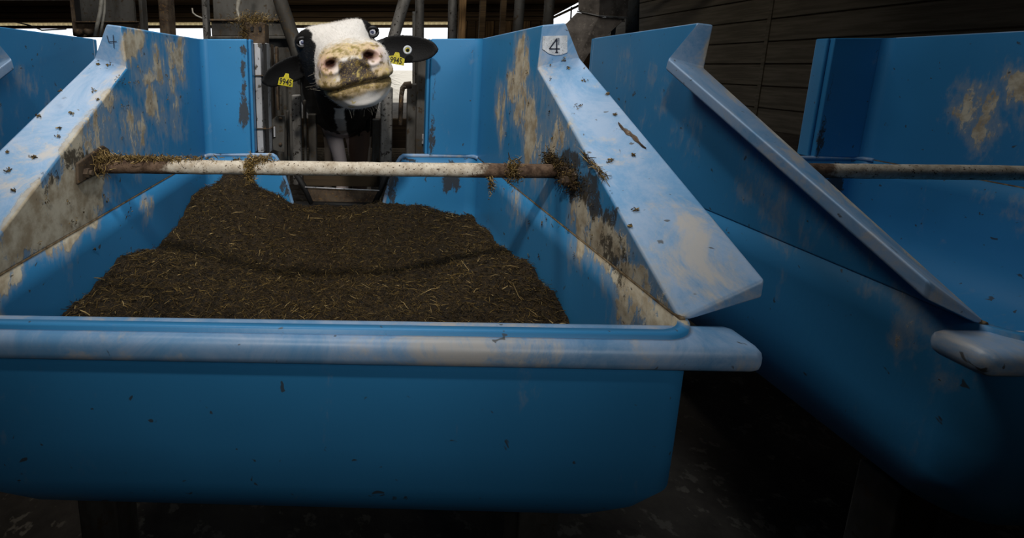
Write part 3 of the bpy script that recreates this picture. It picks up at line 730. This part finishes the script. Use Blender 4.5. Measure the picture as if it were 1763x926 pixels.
# square duct with an elbow
dct = empty('square_duct', on_y(1000, 100, 1.75), 'speckled dark square steel duct with an elbow behind the right rim', 'duct')
DUCT = simple('speckled_duct', (108, 98, 88), (66, 58, 50), 12, .75, .25, fleck=(120, 110, 98), bump=.5)
def ring_loft(name, rings, m, parent):
    bm = bmesh.new(); R = [[bm.verts.new(p) for p in r] for r in rings]
    for a, b in zip(R[:-1], R[1:]):
        for k in range(len(a)): bm.faces.new((a[k], a[(k + 1) % len(a)], b[(k + 1) % len(a)], b[k]))
    bm.faces.new(R[0][::-1]); bm.faces.new(R[-1]); return from_bm(name, bm, m, parent)
def ringp(pa, pb, pc, Y, dY=.11):
    """four corners: left edge, front arris, right edge seen at these pixels, the arris nearest"""
    a = on_y(*pa, Y + .05); b = on_y(*pb, Y); c = on_y(*pc, Y + .03); return [a, b, c, a + c - b + Vector((0, dY, 0))]
bevel(ring_loft('vertical_section', [ringp((997, -90), (1037, -90), (1090, -90), 1.8), ringp((995, 18), (1031, 27), (1080, 30), 1.8)], DUCT, dct), .003)
bevel(ring_loft('sloping_section', [ringp((993, 21), (1031, 29), (1078, 32), 1.79), ringp((958, 58), (1000, 90), (1040, 66), 1.74), ringp((930, 100), (985, 140), (1012, 96), 1.70)], DUCT, dct), .003)
bevel(ring_loft('flange', [ringp((993.5, 18), (1031, 26), (1081, 29), 1.785), ringp((993, 20), (1031, 28.5), (1081, 31.5), 1.785)], STEEL, dct), .001)
# boards and objects in the dim passage behind the gate
tag(box('partition_board', (-1.2, 5.2, FLOOR), (.6, 5.26, on_y(560, 204, 5.2).z), WOOD_DARK, None, .01), 'low brown board far behind the legs of the cow', 'board')
hx = on_y(1060, 40, 5.0)
# slats of the passage floor
sl = empty('slatted_floor', (-.3, 2.2, FLOOR), kind='structure')
y_ = 2.0; sm0 = None
while y_ < 5.1:
    if sm0 is None: sm0 = box('slat', (-1.3, y_, FLOOR), (1.2, y_ + .10, FLOOR + .03), CONCRETE, sl, .008); ysl = y_
    else:
        q = sm0.copy(); C.objects.link(q); q.location.y += y_ - ysl
    y_ += .14

# ------------------------------------------------------------------ the cow
EYEC = Vector((-.071, 1.375, .034)); NOSE = Vector((-.018, 1.078, -.008))
Tt = (NOSE - EYEC).normalized(); Ss = Vector((math.cos(math.radians(9)), 0, math.sin(math.radians(9)))); Ss = (Ss - Tt * Ss.dot(Tt)).normalized(); Uu = Tt.cross(Ss)
O0 = EYEC - Tt * .14                                     # poll end of the head's own axis
def hw(t, s, u): return O0 + Tt * t + Ss * s + Uu * u
bm = bmesh.new()
def loft(rings):
    R = [[bm.verts.new(p) for p in r] for r in rings]
    for a, b in zip(R[:-1], R[1:]):
        for k in range(len(a)): bm.faces.new((a[k], a[(k + 1) % len(a)], b[(k + 1) % len(a)], b[k]))
    bm.faces.new(R[0][::-1]); bm.faces.new(R[-1])
def ell(c, ax, ay, w, top, bot, ex=2.3, n=28, sk=0.0):
    out = []
    for k in range(n):
        a = 2 * math.pi * k / n; ca, sa = math.cos(a), math.sin(a)
        x = math.copysign(abs(ca) ** (2 / ex), ca) * w; y = math.copysign(abs(sa) ** (2 / ex), sa) * (top if sa > 0 else bot)
        if sa < 0: x *= 1 - sk * abs(sa) ** 1.5
        out.append(c + ax * x + ay * y)
    return out
HR = [(-.075, .05, .045, .09, 2.2, .2), (-.05, .080, .062, .12, 2.3, .3), (0, .098, .078, .135, 2.6, .4), (.05, .108, .082, .145, 3.0, .45), (.10, .113, .090, .148, 3.2, .5), (.14, .109, .093, .145, 3.2, .5),
      (.19, .093, .090, .135, 2.9, .5), (.25, .083, .078, .120, 2.4, .42), (.31, .077, .068, .108, 2.3, .3), (.355, .079, .063, .105, 2.4, .2), (.39, .084, .061, .105, 2.6, .12),
      (.42, .086, .059, .104, 2.7, .1), (.445, .083, .053, .098, 2.7, .1), (.462, .073, .040, .086, 2.5, .12), (.472, .052, .022, .066, 2.2, .15)]
loft([ell(hw(t, .002, 0), Ss, Uu, w_, tp, bt, ex, 28, sk) for t, w_, tp, bt, ex, sk in HR])
# neck, trunk
X_, Z_ = Vector((1, 0, 0)), Vector((0, 0, 1))
NK = [((-.075, 1.46, -.01), .085, .07, .10), ((-.07, 1.56, -.04), .095, .09, .14), ((-.075, 1.70, -.07), .095, .12, .17), ((-.085, 1.85, -.06), .15, .19, .21), ((-.095, 1.98, -.03), .185, .19, .24),
      ((-.10, 2.15, -.02), .205, .20, .27), ((-.10, 2.5, -.03), .225, .215, .30), ((-.10, 2.9, -.03), .24, .23, .30), ((-.10, 3.2, -.01), .22, .23, .24), ((-.10, 3.42, 0), .15, .16, .16), ((-.10, 3.5, 0), .06, .08, .08)]
loft([ell(Vector(c), X_, Z_, a, tp, bt, 2.2, 28) for c, a, tp, bt in NK])
# brisket
loft([ell(Vector(c), X_, Z_, a, b_, b_, 2, 20) for c, a, b_ in (((-.075, 1.80, -.20), .03, .03), ((-.075, 1.86, -.22), .07, .06), ((-.08, 1.98, -.24), .10, .07), ((-.09, 2.1, -.25), .08, .05))])
def limb(pts):
    rings = []
    for i, (p, r) in enumerate(pts):
        rings.append([Vector(p) + Vector((math.cos(2 * math.pi * k / 18) * r, math.sin(2 * math.pi * k / 18) * r * 1.15, 0)) for k in range(18)])
    loft(rings)
limb([((-.150, 2.02, -.10), .06), ((-.140, 2.01, -.22), .054), ((-.122, 2.00, -.30), .040), ((-.098, 1.97, -.38), .031), ((-.082, 1.955, -.45), .028), ((-.076, 1.95, -.55), .032), ((-.085, 1.95, -.60), .030), ((-.085, 1.96, -.66), .022), ((-.085, 1.97, -.80), .021), ((-.085, 1.95, -.86), .028), ((-.085, 1.93, -.89), .034), ((-.085, 1.92, FLOOR + .03), .042)])
limb([((-.030, 2.06, -.10), .07), ((-.022, 2.05, -.22), .066), ((-.018, 2.05, -.30), .058), ((-.014, 2.04, -.38), .046), ((-.010, 2.03, -.45), .034), ((-.008, 2.03, -.55), .034), ((-.006, 2.03, -.60), .030), ((-.005, 2.04, -.66), .022), ((-.005, 2.05, -.80), .021), ((-.005, 2.03, -.86), .028), ((-.005, 2.01, -.89), .034), ((-.005, 2.0, FLOOR + .03), .042)])
for sx in (-.24, .04):
    limb([((sx, 3.2, 0), .10), ((sx, 3.18, -.2), .09), ((sx, 3.12, -.32), .06), ((sx, 3.28, -.50), .032), ((sx, 3.30, -.58), .028), ((sx, 3.26, -.80), .023), ((sx, 3.24, -.88), .032), ((sx, 3.22, FLOOR + .03), .045)])
# ears: cupped leaves
def ear(base, tip, wid, upv, fwd):
    base, tip = Vector(base), Vector(tip); ax = (tip - base); L_ = ax.length; ax.normalize()
    up_ = (Vector(upv) - ax * Vector(upv).dot(ax)).normalized(); nn = ax.cross(up_)
    if nn.y > 0: nn = -nn
    rings = []
    for i in range(15):
        q = i / 14; wd = wid * .5 * (.42 + .58 * math.sin(math.pi / 2 * min(1, q / .42)) if q < .42 else math.sqrt(max(.004, 1 - ((q - .42) / .585) ** 2.3)))
        cup = .30 * wd; r = []
        for k in range(20):
            a = 2 * math.pi * k / 20; xx = math.cos(a) * wd; th = math.sin(a) * .0075 * (1 if q < .95 else .6)
            r.append(base + ax * (L_ * q) + up_ * xx + nn * (th + cup * (xx / wd) ** 2 - cup * .3 + .012 * math.sin(math.pi * q) * fwd))
        rings.append(r)
    loft(rings); return ax, up_, nn
axR = ear((.030, 1.445, .050), (.222, 1.385, .044), .086, (0, 0, 1), -1)
axL = ear((-.140, 1.445, .016), (-.296, 1.380, -.050), .080, (.3, 0, 1), -1)
# root of the ears
loft([ell(Vector(c), Vector((0, 1, 0)), Z_, a, a * .8, a * .8, 2, 16) for c, a in (((-.02, 1.45, .048), .03), ((.03, 1.448, .052), .030), ((.062, 1.44, .053), .020))])
loft([ell(Vector(c), Vector((0, 1, 0)), Z_, a, a * .8, a * .8, 2, 16) for c, a in (((-.11, 1.45, .02), .03), ((-.16, 1.448, .006), .028), ((-.185, 1.435, -.004), .018))])
bmesh.ops.recalc_face_normals(bm, faces=bm.faces)
me = bpy.data.meshes.new('cow_raw'); bm.to_mesh(me); bm.free()
ro = bpy.data.objects.new('cow_raw', me); C.objects.link(ro)
r_ = ro.modifiers.new('r', 'REMESH'); r_.mode = 'VOXEL'; r_.voxel_size = .0031
s_ = ro.modifiers.new('s', 'SMOOTH'); s_.factor = .5; s_.iterations = 8
cm = bpy.data.meshes.new_from_object(ro.evaluated_get(bpy.context.evaluated_depsgraph_get())); bpy.data.objects.remove(ro)
nv = len(cm.vertices); co = np.zeros(nv * 3); cm.vertices.foreach_get('co', co); co = co.reshape(-1, 3)
o0 = np.array(O0); T_, S_, U_ = np.array(Tt), np.array(Ss), np.array(Uu)
def loc(P): q = P - o0; return q @ T_, q @ S_, q @ U_
t, s, u = loc(co)
gs = lambda x, c, r: np.exp(-((x - c) / r) ** 2)
head = (t > -.08) & (t < .5) & (np.abs(s) < .125) & (u < .14) & (u > -.17) & (co[:, 1] < 1.50)
dT = np.zeros(nv); dS = np.zeros(nv); dU = np.zeros(nv)
fr = sstep((t - .37) / .06)
# brow ridges and eye hollows
for sg in (-1, 1):
    dS += sg * .012 * gs(t, .115, .045) * gs(u, .060, .034) * (s * sg > .04)
    dS -= sg * .008 * gs(t, .155, .022) * gs(u, .046, .018) * (s * sg > .05)
    dS += sg * .006 * gs(t, .20, .06) * gs(u, -.03, .05) * (s * sg > .04)
dU -= .008 * gs(s, 0, .05) * gs(t, .12, .08) * (u > 0)
dU += .006 * gs(s, 0, .025) * gs(t, .30, .12) * (u > 0)
# nostrils
NS = ((-.052, .022, -1), (.036, .025, 1))
for ns, nu, sg in NS:
    a = (s - ns) * .9 + (u - nu) * .45 * -sg; b = (u - nu) * .9 - (s - ns) * .35 * -sg
    g = np.exp(-(a / .0125) ** 2 - (b / .0085) ** 2)
    dT -= .030 * g * fr; dT += .008 * np.exp(-((np.hypot(a / 1.4, b) - .0165) / .006) ** 2) * fr
# flat nose pad, upper lip, mouth groove, chin
um = -.036 - .10 * np.abs(s + .005) ** 1.2 + .05 * (s + .07) * (s > -.07)
dT -= .007 * gs(u, um, .0042) * fr; inm = sstep((t - .30) / .08)
side = np.abs(s) > .05
dS -= np.sign(s) * .006 * gs(u, um, .005) * inm * side
dT += .008 * gs(u, um + .014, .010) * fr; dT += .004 * gs(u, um - .015, .010) * fr
dT -= .010 * sstep((um - u) / .06) * fr
dT += .010 * gs(u, -.085, .014) * gs(s, .0, .035) * fr
dT += .006 * gs(s, -.01, .03) * gs(u, .0, .025) * fr
dT += .007 * (gs(s, -.06, .02) + gs(s, .06, .02)) * gs(u, -.012, .016) * fr
dS += np.sign(s) * .007 * gs(u, -.020, .020) * gs(t, .42, .035) * side
# jaw pushed to the right while chewing
dS += .010 * sstep((-.03 - u) / .05) * sstep((t - .25) / .12)
co = co + head[:, None] * (dT[:, None] * T_ + dS[:, None] * S_ + dU[:, None] * U_)
# slight hide unevenness
cm.vertices.foreach_set('co', co.reshape(-1)); cm.update()
# colour of the hide: white face, black sides, stained muzzle
def fbm(P, sc):
    out = np.zeros(len(P))
    for i, p in enumerate(P): out[i] = noise.noise(Vector(p * sc)) + .5 * noise.noise(Vector(p * sc * 2.3)) + .25 * noise.noise(Vector(p * sc * 5.1))
    return out
near = co[:, 1] < 2.15
n1 = np.zeros(nv); n2 = np.zeros(nv); n3 = np.zeros(nv)
n1[near] = fbm(co[near], 22); hn = co[:, 1] < 1.30; n2[hn] = fbm(co[hn], 75); n3[hn] = fbm(co[hn] + 7, 32)
t, s, u = loc(co)
def L3(r, g, b): return np.array(srgb(r, g, b)[:3])
WHITE, BLK, TAN, OLV, PNK, PAD, DRK, GREEN = L3(232, 226, 218), L3(8, 7, 7), L3(198, 168, 116), L3(118, 98, 52), L3(205, 158, 142), L3(68, 58, 58), L3(60, 26, 22), L3(132, 118, 52)
colr = np.tile(BLK, (nv, 1))
def put(mask, c):
    global colr
    m = np.clip(mask, 0, 1)[:, None]; colr = colr * (1 - m) + c * m
e = n1 * .006
isface = ((co[:, 1] < 1.50) & (np.abs(s) < .14) & (t > -.09) & (u > -.20)).astype(float)
bl = sstep((-.066 - s + e) / .004) * sstep((.082 - u + e) / .004) * sstep((.285 - t + e * 1.5) / .006)
br = sstep((s - .082 + e) / .004) * sstep((.29 - t + e) / .006)
under = sstep((-.03 - u + e) / .006) * sstep((.27 - t + e) / .006)
back = sstep((-.035 - t) / .01)
w_ = (1 - np.maximum.reduce([bl, br, under, back])) * isface
put(w_, WHITE)
ear_m = ((co[:, 0] > .075) | (co[:, 0] < -.185)) & (co[:, 1] > 1.37); put(ear_m * 1.0, BLK)
# throat blaze and legs
cx_ = np.abs(co[:, 0] + .072 + n1 * .006)
put(((co[:, 1] > 1.5) & (co[:, 1] < 2.1) & (co[:, 2] < -.12)) * sstep((.020 - cx_) / .006), WHITE * .8)
leg1 = (co[:, 2] < -.265 + n1 * .03) & (co[:, 0] < -.055) & (co[:, 1] > 1.85) & (co[:, 1] < 2.1); put(leg1 * 1.0, L3(214, 196, 190))
leg2 = (co[:, 2] < -.29 + n1 * .03) & (co[:, 0] >= -.055) & (co[:, 1] > 1.85) & (co[:, 1] < 2.15); put(leg2 * 1.0, L3(108, 84, 70))
put(((co[:, 2] < -.5) & (co[:, 1] > 3)) * 1.0, L3(180, 165, 150))
put((co[:, 2] < FLOOR + .07) * 1.0, L3(40, 34, 28))
# muzzle
fr = sstep((t - .35) / .05) * isface
um = -.036 - .10 * np.abs(s + .005) ** 1.2 + .05 * (s + .07) * (s > -.07)
stain = gs(u, um - .002, .026) * 1.15 + gs(u, .045, .018) * gs(s, -.01, .07) * 1.0 + gs(s, -.068, .022) * gs(u, .0, .04) * .5 + gs(s, .07, .02) * gs(u, -.01, .04) * .35
put(fr * sstep((stain + n3 * .35 - .28) / .45) * .8, TAN)
put(fr * sstep((stain + n2 * .5 + n3 * .2 - .85) / .25) * .8, OLV)
pk = sum(np.exp(-((s - ns - sg * .012) / .022) ** 2 - ((u - nu) / .018) ** 2) for ns, nu, sg in NS)
put(fr * sstep((t - .41) / .03) * np.clip(pk, 0, 1) * .8, PNK)
pad = sstep((.036 + .22 * (.02 - u) - np.abs(s + .003 - .30 * np.minimum(0, u + .0) * -1) + n1 * .004) / .006) * sstep((u - um - .004) / .004) * sstep((.030 - u + n2 * .004) / .006)
put(fr * sstep((t - .43) / .01) * pad, PAD)
put(fr * sstep((t - .42) / .02) * sstep((n2 - .28) / .12) * sstep((u + .06) / .02) * sstep((.055 - u) / .01) * .85, OLV)
put(fr * sstep((t - .42) / .02) * sstep((-n2 - .50) / .1) * .9, L3(206, 184, 110))
top = gs(u, .048, .012) * fr * gs(s, -.01, .06); put(top * sstep((n2 + .1) / .3) * .75, GREEN)
for ns, nu, sg in NS:
    a = (s - ns) * .9 + (u - nu) * .45 * -sg; b = (u - nu) * .9 - (s - ns) * .35 * -sg
    put(fr * sstep((1.25 - np.hypot(a / .0125, b / .0085)) / .5), DRK)
put(fr * gs(u, um, .0035) * .85, L3(52, 38, 22))
flk = fr * np.clip(stain * .75 + pad * .9, 0, 1) * sstep((t - .38) / .05) * sstep((u + .085) / .02)
put(sstep((.03 - t) / .02) * sstep((u - .04) / .02) * isface * .7, L3(128, 116, 98))
ca = cm.color_attributes.new('hide', 'FLOAT_COLOR', 'POINT'); ca.data.foreach_set('color', np.concatenate([colr, np.clip(flk, 0, 1)[:, None]], 1).reshape(-1).astype(np.float32))
for p in cm.polygons: p.use_smooth = True
M = Mat('cow_hide'); at = M.n('ShaderNodeVertexColor'); at.layer_name = 'hide'
hr = M.noise(260, 4, .7, (1, .35, 1))
fa = M.noise(420, 5, .75, off=3, dist=1.2); fb = M.noise(330, 5, .75, off=8, dist=1.2)
fm = M.math('MULTIPLY', M.ramp(fa, .55, .60), at.outputs['Alpha']); fm2 = M.math('MULTIPLY', M.ramp(fb, .56, .62), at.outputs['Alpha'])
cc = M.mix(fm, at.outputs[0], srgb(196, 168, 92)); cc = M.mix(fm2, cc, srgb(62, 50, 26))
M.bump(M.math('ADD', hr, M.math('MULTIPLY', M.math('MAXIMUM', fm, fm2), 1.5)), .4, .0018)
COWM = M.fin(cc, .62, 0, .3)
cm.materials.clear(); cm.name = 'cow'
cow = link('cow', cm, COWM)
tag(cow, 'black and white dairy cow poking its white face over the bin towards the viewer', 'cow')

# eyes
EYE = simple('cow_eye', (14, 10, 9), (8, 6, 6), 10, .06, spec=.8, bump=0); GLARE = simple('eye_white_glare', (214, 216, 222), (190, 190, 200), 60, .15, bump=0)  # white of the eye doubles as painted glare
PUPIL = simple('pupil_reflection', (40, 34, 50), (92, 100, 130), 200, .1, bump=0); LID = simple('eyelid', (10, 9, 9), (20, 17, 16), 90, .45, bump=.2)  # dark pupil with a pale reflection put into its colour
for sg, px, py in ((-1, 519.5, 73), (1, 643.5, 54.5)):
    c = on_y(px, py, 1.352 if sg > 0 else 1.338) - Ss * sg * (.003 if sg > 0 else .0); fwd = (Vector((0, 0, 0)) - c).normalized(); fwd = (fwd * .9 + Ss * sg * .35).normalized()
    bm = bmesh.new(); bmesh.ops.create_uvsphere(bm, u_segments=32, v_segments=20, radius=.0165)
    q = Vector((0, 0, 1)).rotation_difference(fwd).to_matrix().to_4x4(); q.translation = c + Vector((0, .010, 0))
    look = (Vector((0, 0, 0)) - c).normalized()
    ax = (look + Ss * (-sg * .30) - Uu * .1).normalized()
    for f_ in bm.faces:
        n_ = (q.to_3x3() @ f_.calc_center_median()).normalized(); f_.smooth = True
        a = math.degrees(n_.angle((look + Ss * (-sg * .05)).normalized()))
        f_.material_index = 2 if a < 18 else (1 if a < 33 else 0)  # glare ring and reflecting pupil painted to face the viewer
    bmesh.ops.transform(bm, matrix=q, verts=bm.verts)
    eo = from_bm('eye', bm, [EYE, GLARE, PUPIL], cow, smooth=True)
    # lids: two arcs of thick skin
    bm = bmesh.new(); a_ = look.cross(Uu).normalized(); b_ = a_.cross(look)
    for sw in (1, -1):
        pts = [c + Vector((0, .008, 0)) + look * (.0135 - .002 * abs(math.cos(x))) + a_ * math.cos(x) * .0155 + b_ * sw * math.sin(x) * .0125 for x in np.linspace(0, math.pi, 16)]
        add_tube(bm, pts, [.003 + .002 * math.sin(x) for x in np.linspace(0, math.pi, 16)], 10)
    from_bm('eyelid', bm, LID, eo, smooth=True)
# ear tags
def ear_tag(px, py, Y, ang, yawt, wpx, hpx, name):
    c = on_y(px, py, Y); a = math.radians(ang); xa = Vector((math.cos(a), yawt, math.sin(a))).normalized(); ya = Vector((-math.sin(a), .12, math.cos(a)))
    ya = (ya - xa * ya.dot(xa)).normalized(); Mx = frame_matrix(c, xa, ya); W2, H2 = wpx / 800 * Y / 2, hpx / 800 * Y / 2
    o2 = [(-W2, -H2), (W2, -H2), (W2 * .95, H2 * .55), (W2 * .38, H2 * .85), (W2 * .22, H2 * 1.7), (-W2 * .22, H2 * 1.7), (-W2 * .38, H2 * .85), (-W2 * .95, H2 * .55)]
    bm = bmesh.new(); add_prism(bm, [Mx @ Vector((x, y, 0)) for x, y in o2], Mx.to_3x3() @ Vector((0, 0, -.0014)))
    tg = from_bm('ear_tag', bm, YELLOW, cow); bevel(tg, .0005, 1); tg['label'] = 'yellow tag printed 9945 in ' + name
    text_mesh('tag_number', '9945', H2 * 1.75, BLACK, tg, Mx @ Matrix.Translation((0, -H2 * .18, .0010)) @ Matrix.Diagonal((.80, 1.05, 1, 1)), .0002)
    return Mx
ear_tag(682, 103, 1.340, -10, .1, 30, 15, 'the raised right ear')
ear_tag(492, 140, 1.335, -9, -.1, 26, 16, 'the drooping left ear')
c = on_y(701.5, 86, 1.375); bm = bmesh.new()
def torus(bm, c, n, R, r):
    n = n.normalized(); a = n.cross(Vector((0, 0, 1))).normalized(); b = n.cross(a); add = []
    pts = [c + a * math.cos(x) * R + b * math.sin(x) * R for x in np.linspace(0, 2 * math.pi, 25)]
    add_tube(bm, pts, r, 8, False)
torus(bm, c, Vector((0, -1, 0)), .0095, .0035); o = from_bm('tag_stud', bm, STICKER, cow, smooth=True)
bm = bmesh.new(); add_tube(bm, [c + Vector((0, .004, 0)), c + Vector((0, -.003, 0))], .0062, 16); from_bm('stud_core', bm, YELLOW, o, smooth=True)
bm = bmesh.new(); add_tube(bm, [c + Vector((0, .003, 0)), c + Vector((0, -.005, 0))], .0046, 16); from_bm('stud_hole', bm, BLACK, o, smooth=True)
# whiskers, lashes and ear hair
HAIR = simple('pale_hair', (214, 206, 190), (180, 170, 150), 50, .6, bump=0); HAIRB = simple('dark_hair', (34, 30, 26), (20, 18, 16), 50, .6, bump=0)
P, D, L, W = [], [], [], []
def whisk(tr, sr, ur, n, base, ln, spread):
    for _ in range(n):
        p = hw(random.uniform(*tr), random.uniform(*sr), random.uniform(*ur)); d = (Ss * base[0] + Uu * base[1] + Tt * base[2] + Vector((random.gauss(0, spread), random.gauss(0, spread), random.gauss(0, spread)))).normalized()
        l = ln * random.uniform(.5, 1.2); P.append(tuple(p + d * l * .45)); D.append(tuple(d)); L.append(l); W.append(.00022)
whisk((.38, .43), (.075, .088), (-.075, -.03), 46, (1, -.45, .1), .045, .25)
whisk((.40, .45), (-.03, .05), (-.098, -.085), 26, (.1, -1, .3), .028, .25)
whisk((.38, .44), (-.088, -.078), (-.07, .0), 7, (-1, -.1, .2), .028, .25)
whisk((.28, .36), (.06, .075), (-.09, -.05), 20, (.8, -.8, -.1), .035, .25)
o = strands('whiskers', np.array(P), np.array(D), np.array(L), np.array(W), [HAIR], cow, .12); o['kind'] = 'stuff'
# short fuzz on the hide of the head
vi = np.where((co[:, 1] < 1.46) & (head) & (rng.random(nv) < .45))[0]
nm = np.zeros(nv * 3); cm.vertices.foreach_get('normal', nm); nm = nm.reshape(-1, 3)
lay = -T_ * .9
vi = vi[(t[vi] < .44)]
iswhite = colr[vi].mean(1) > .25
for nm_, sel, mt in (('white_coat', iswhite, HAIR), ('black_coat', ~iswhite, HAIRB)):
    k = vi[sel]
    if not len(k): continue
    d = nm[k] * .45 + lay + rng.normal(size=(len(k), 3)) * .35; d /= np.linalg.norm(d, axis=1)[:, None]
    Lh = rng.uniform(.004, .009, len(k))
    o = strands(nm_, co[k] + d * (Lh * .4)[:, None], d, Lh, np.full(len(k), .00022), [simple('white_coat_hair', (236, 230, 222), (214, 206, 196), 50, .6, bump=0) if mt is HAIR else HAIRB], cow, .1); o['kind'] = 'stuff'
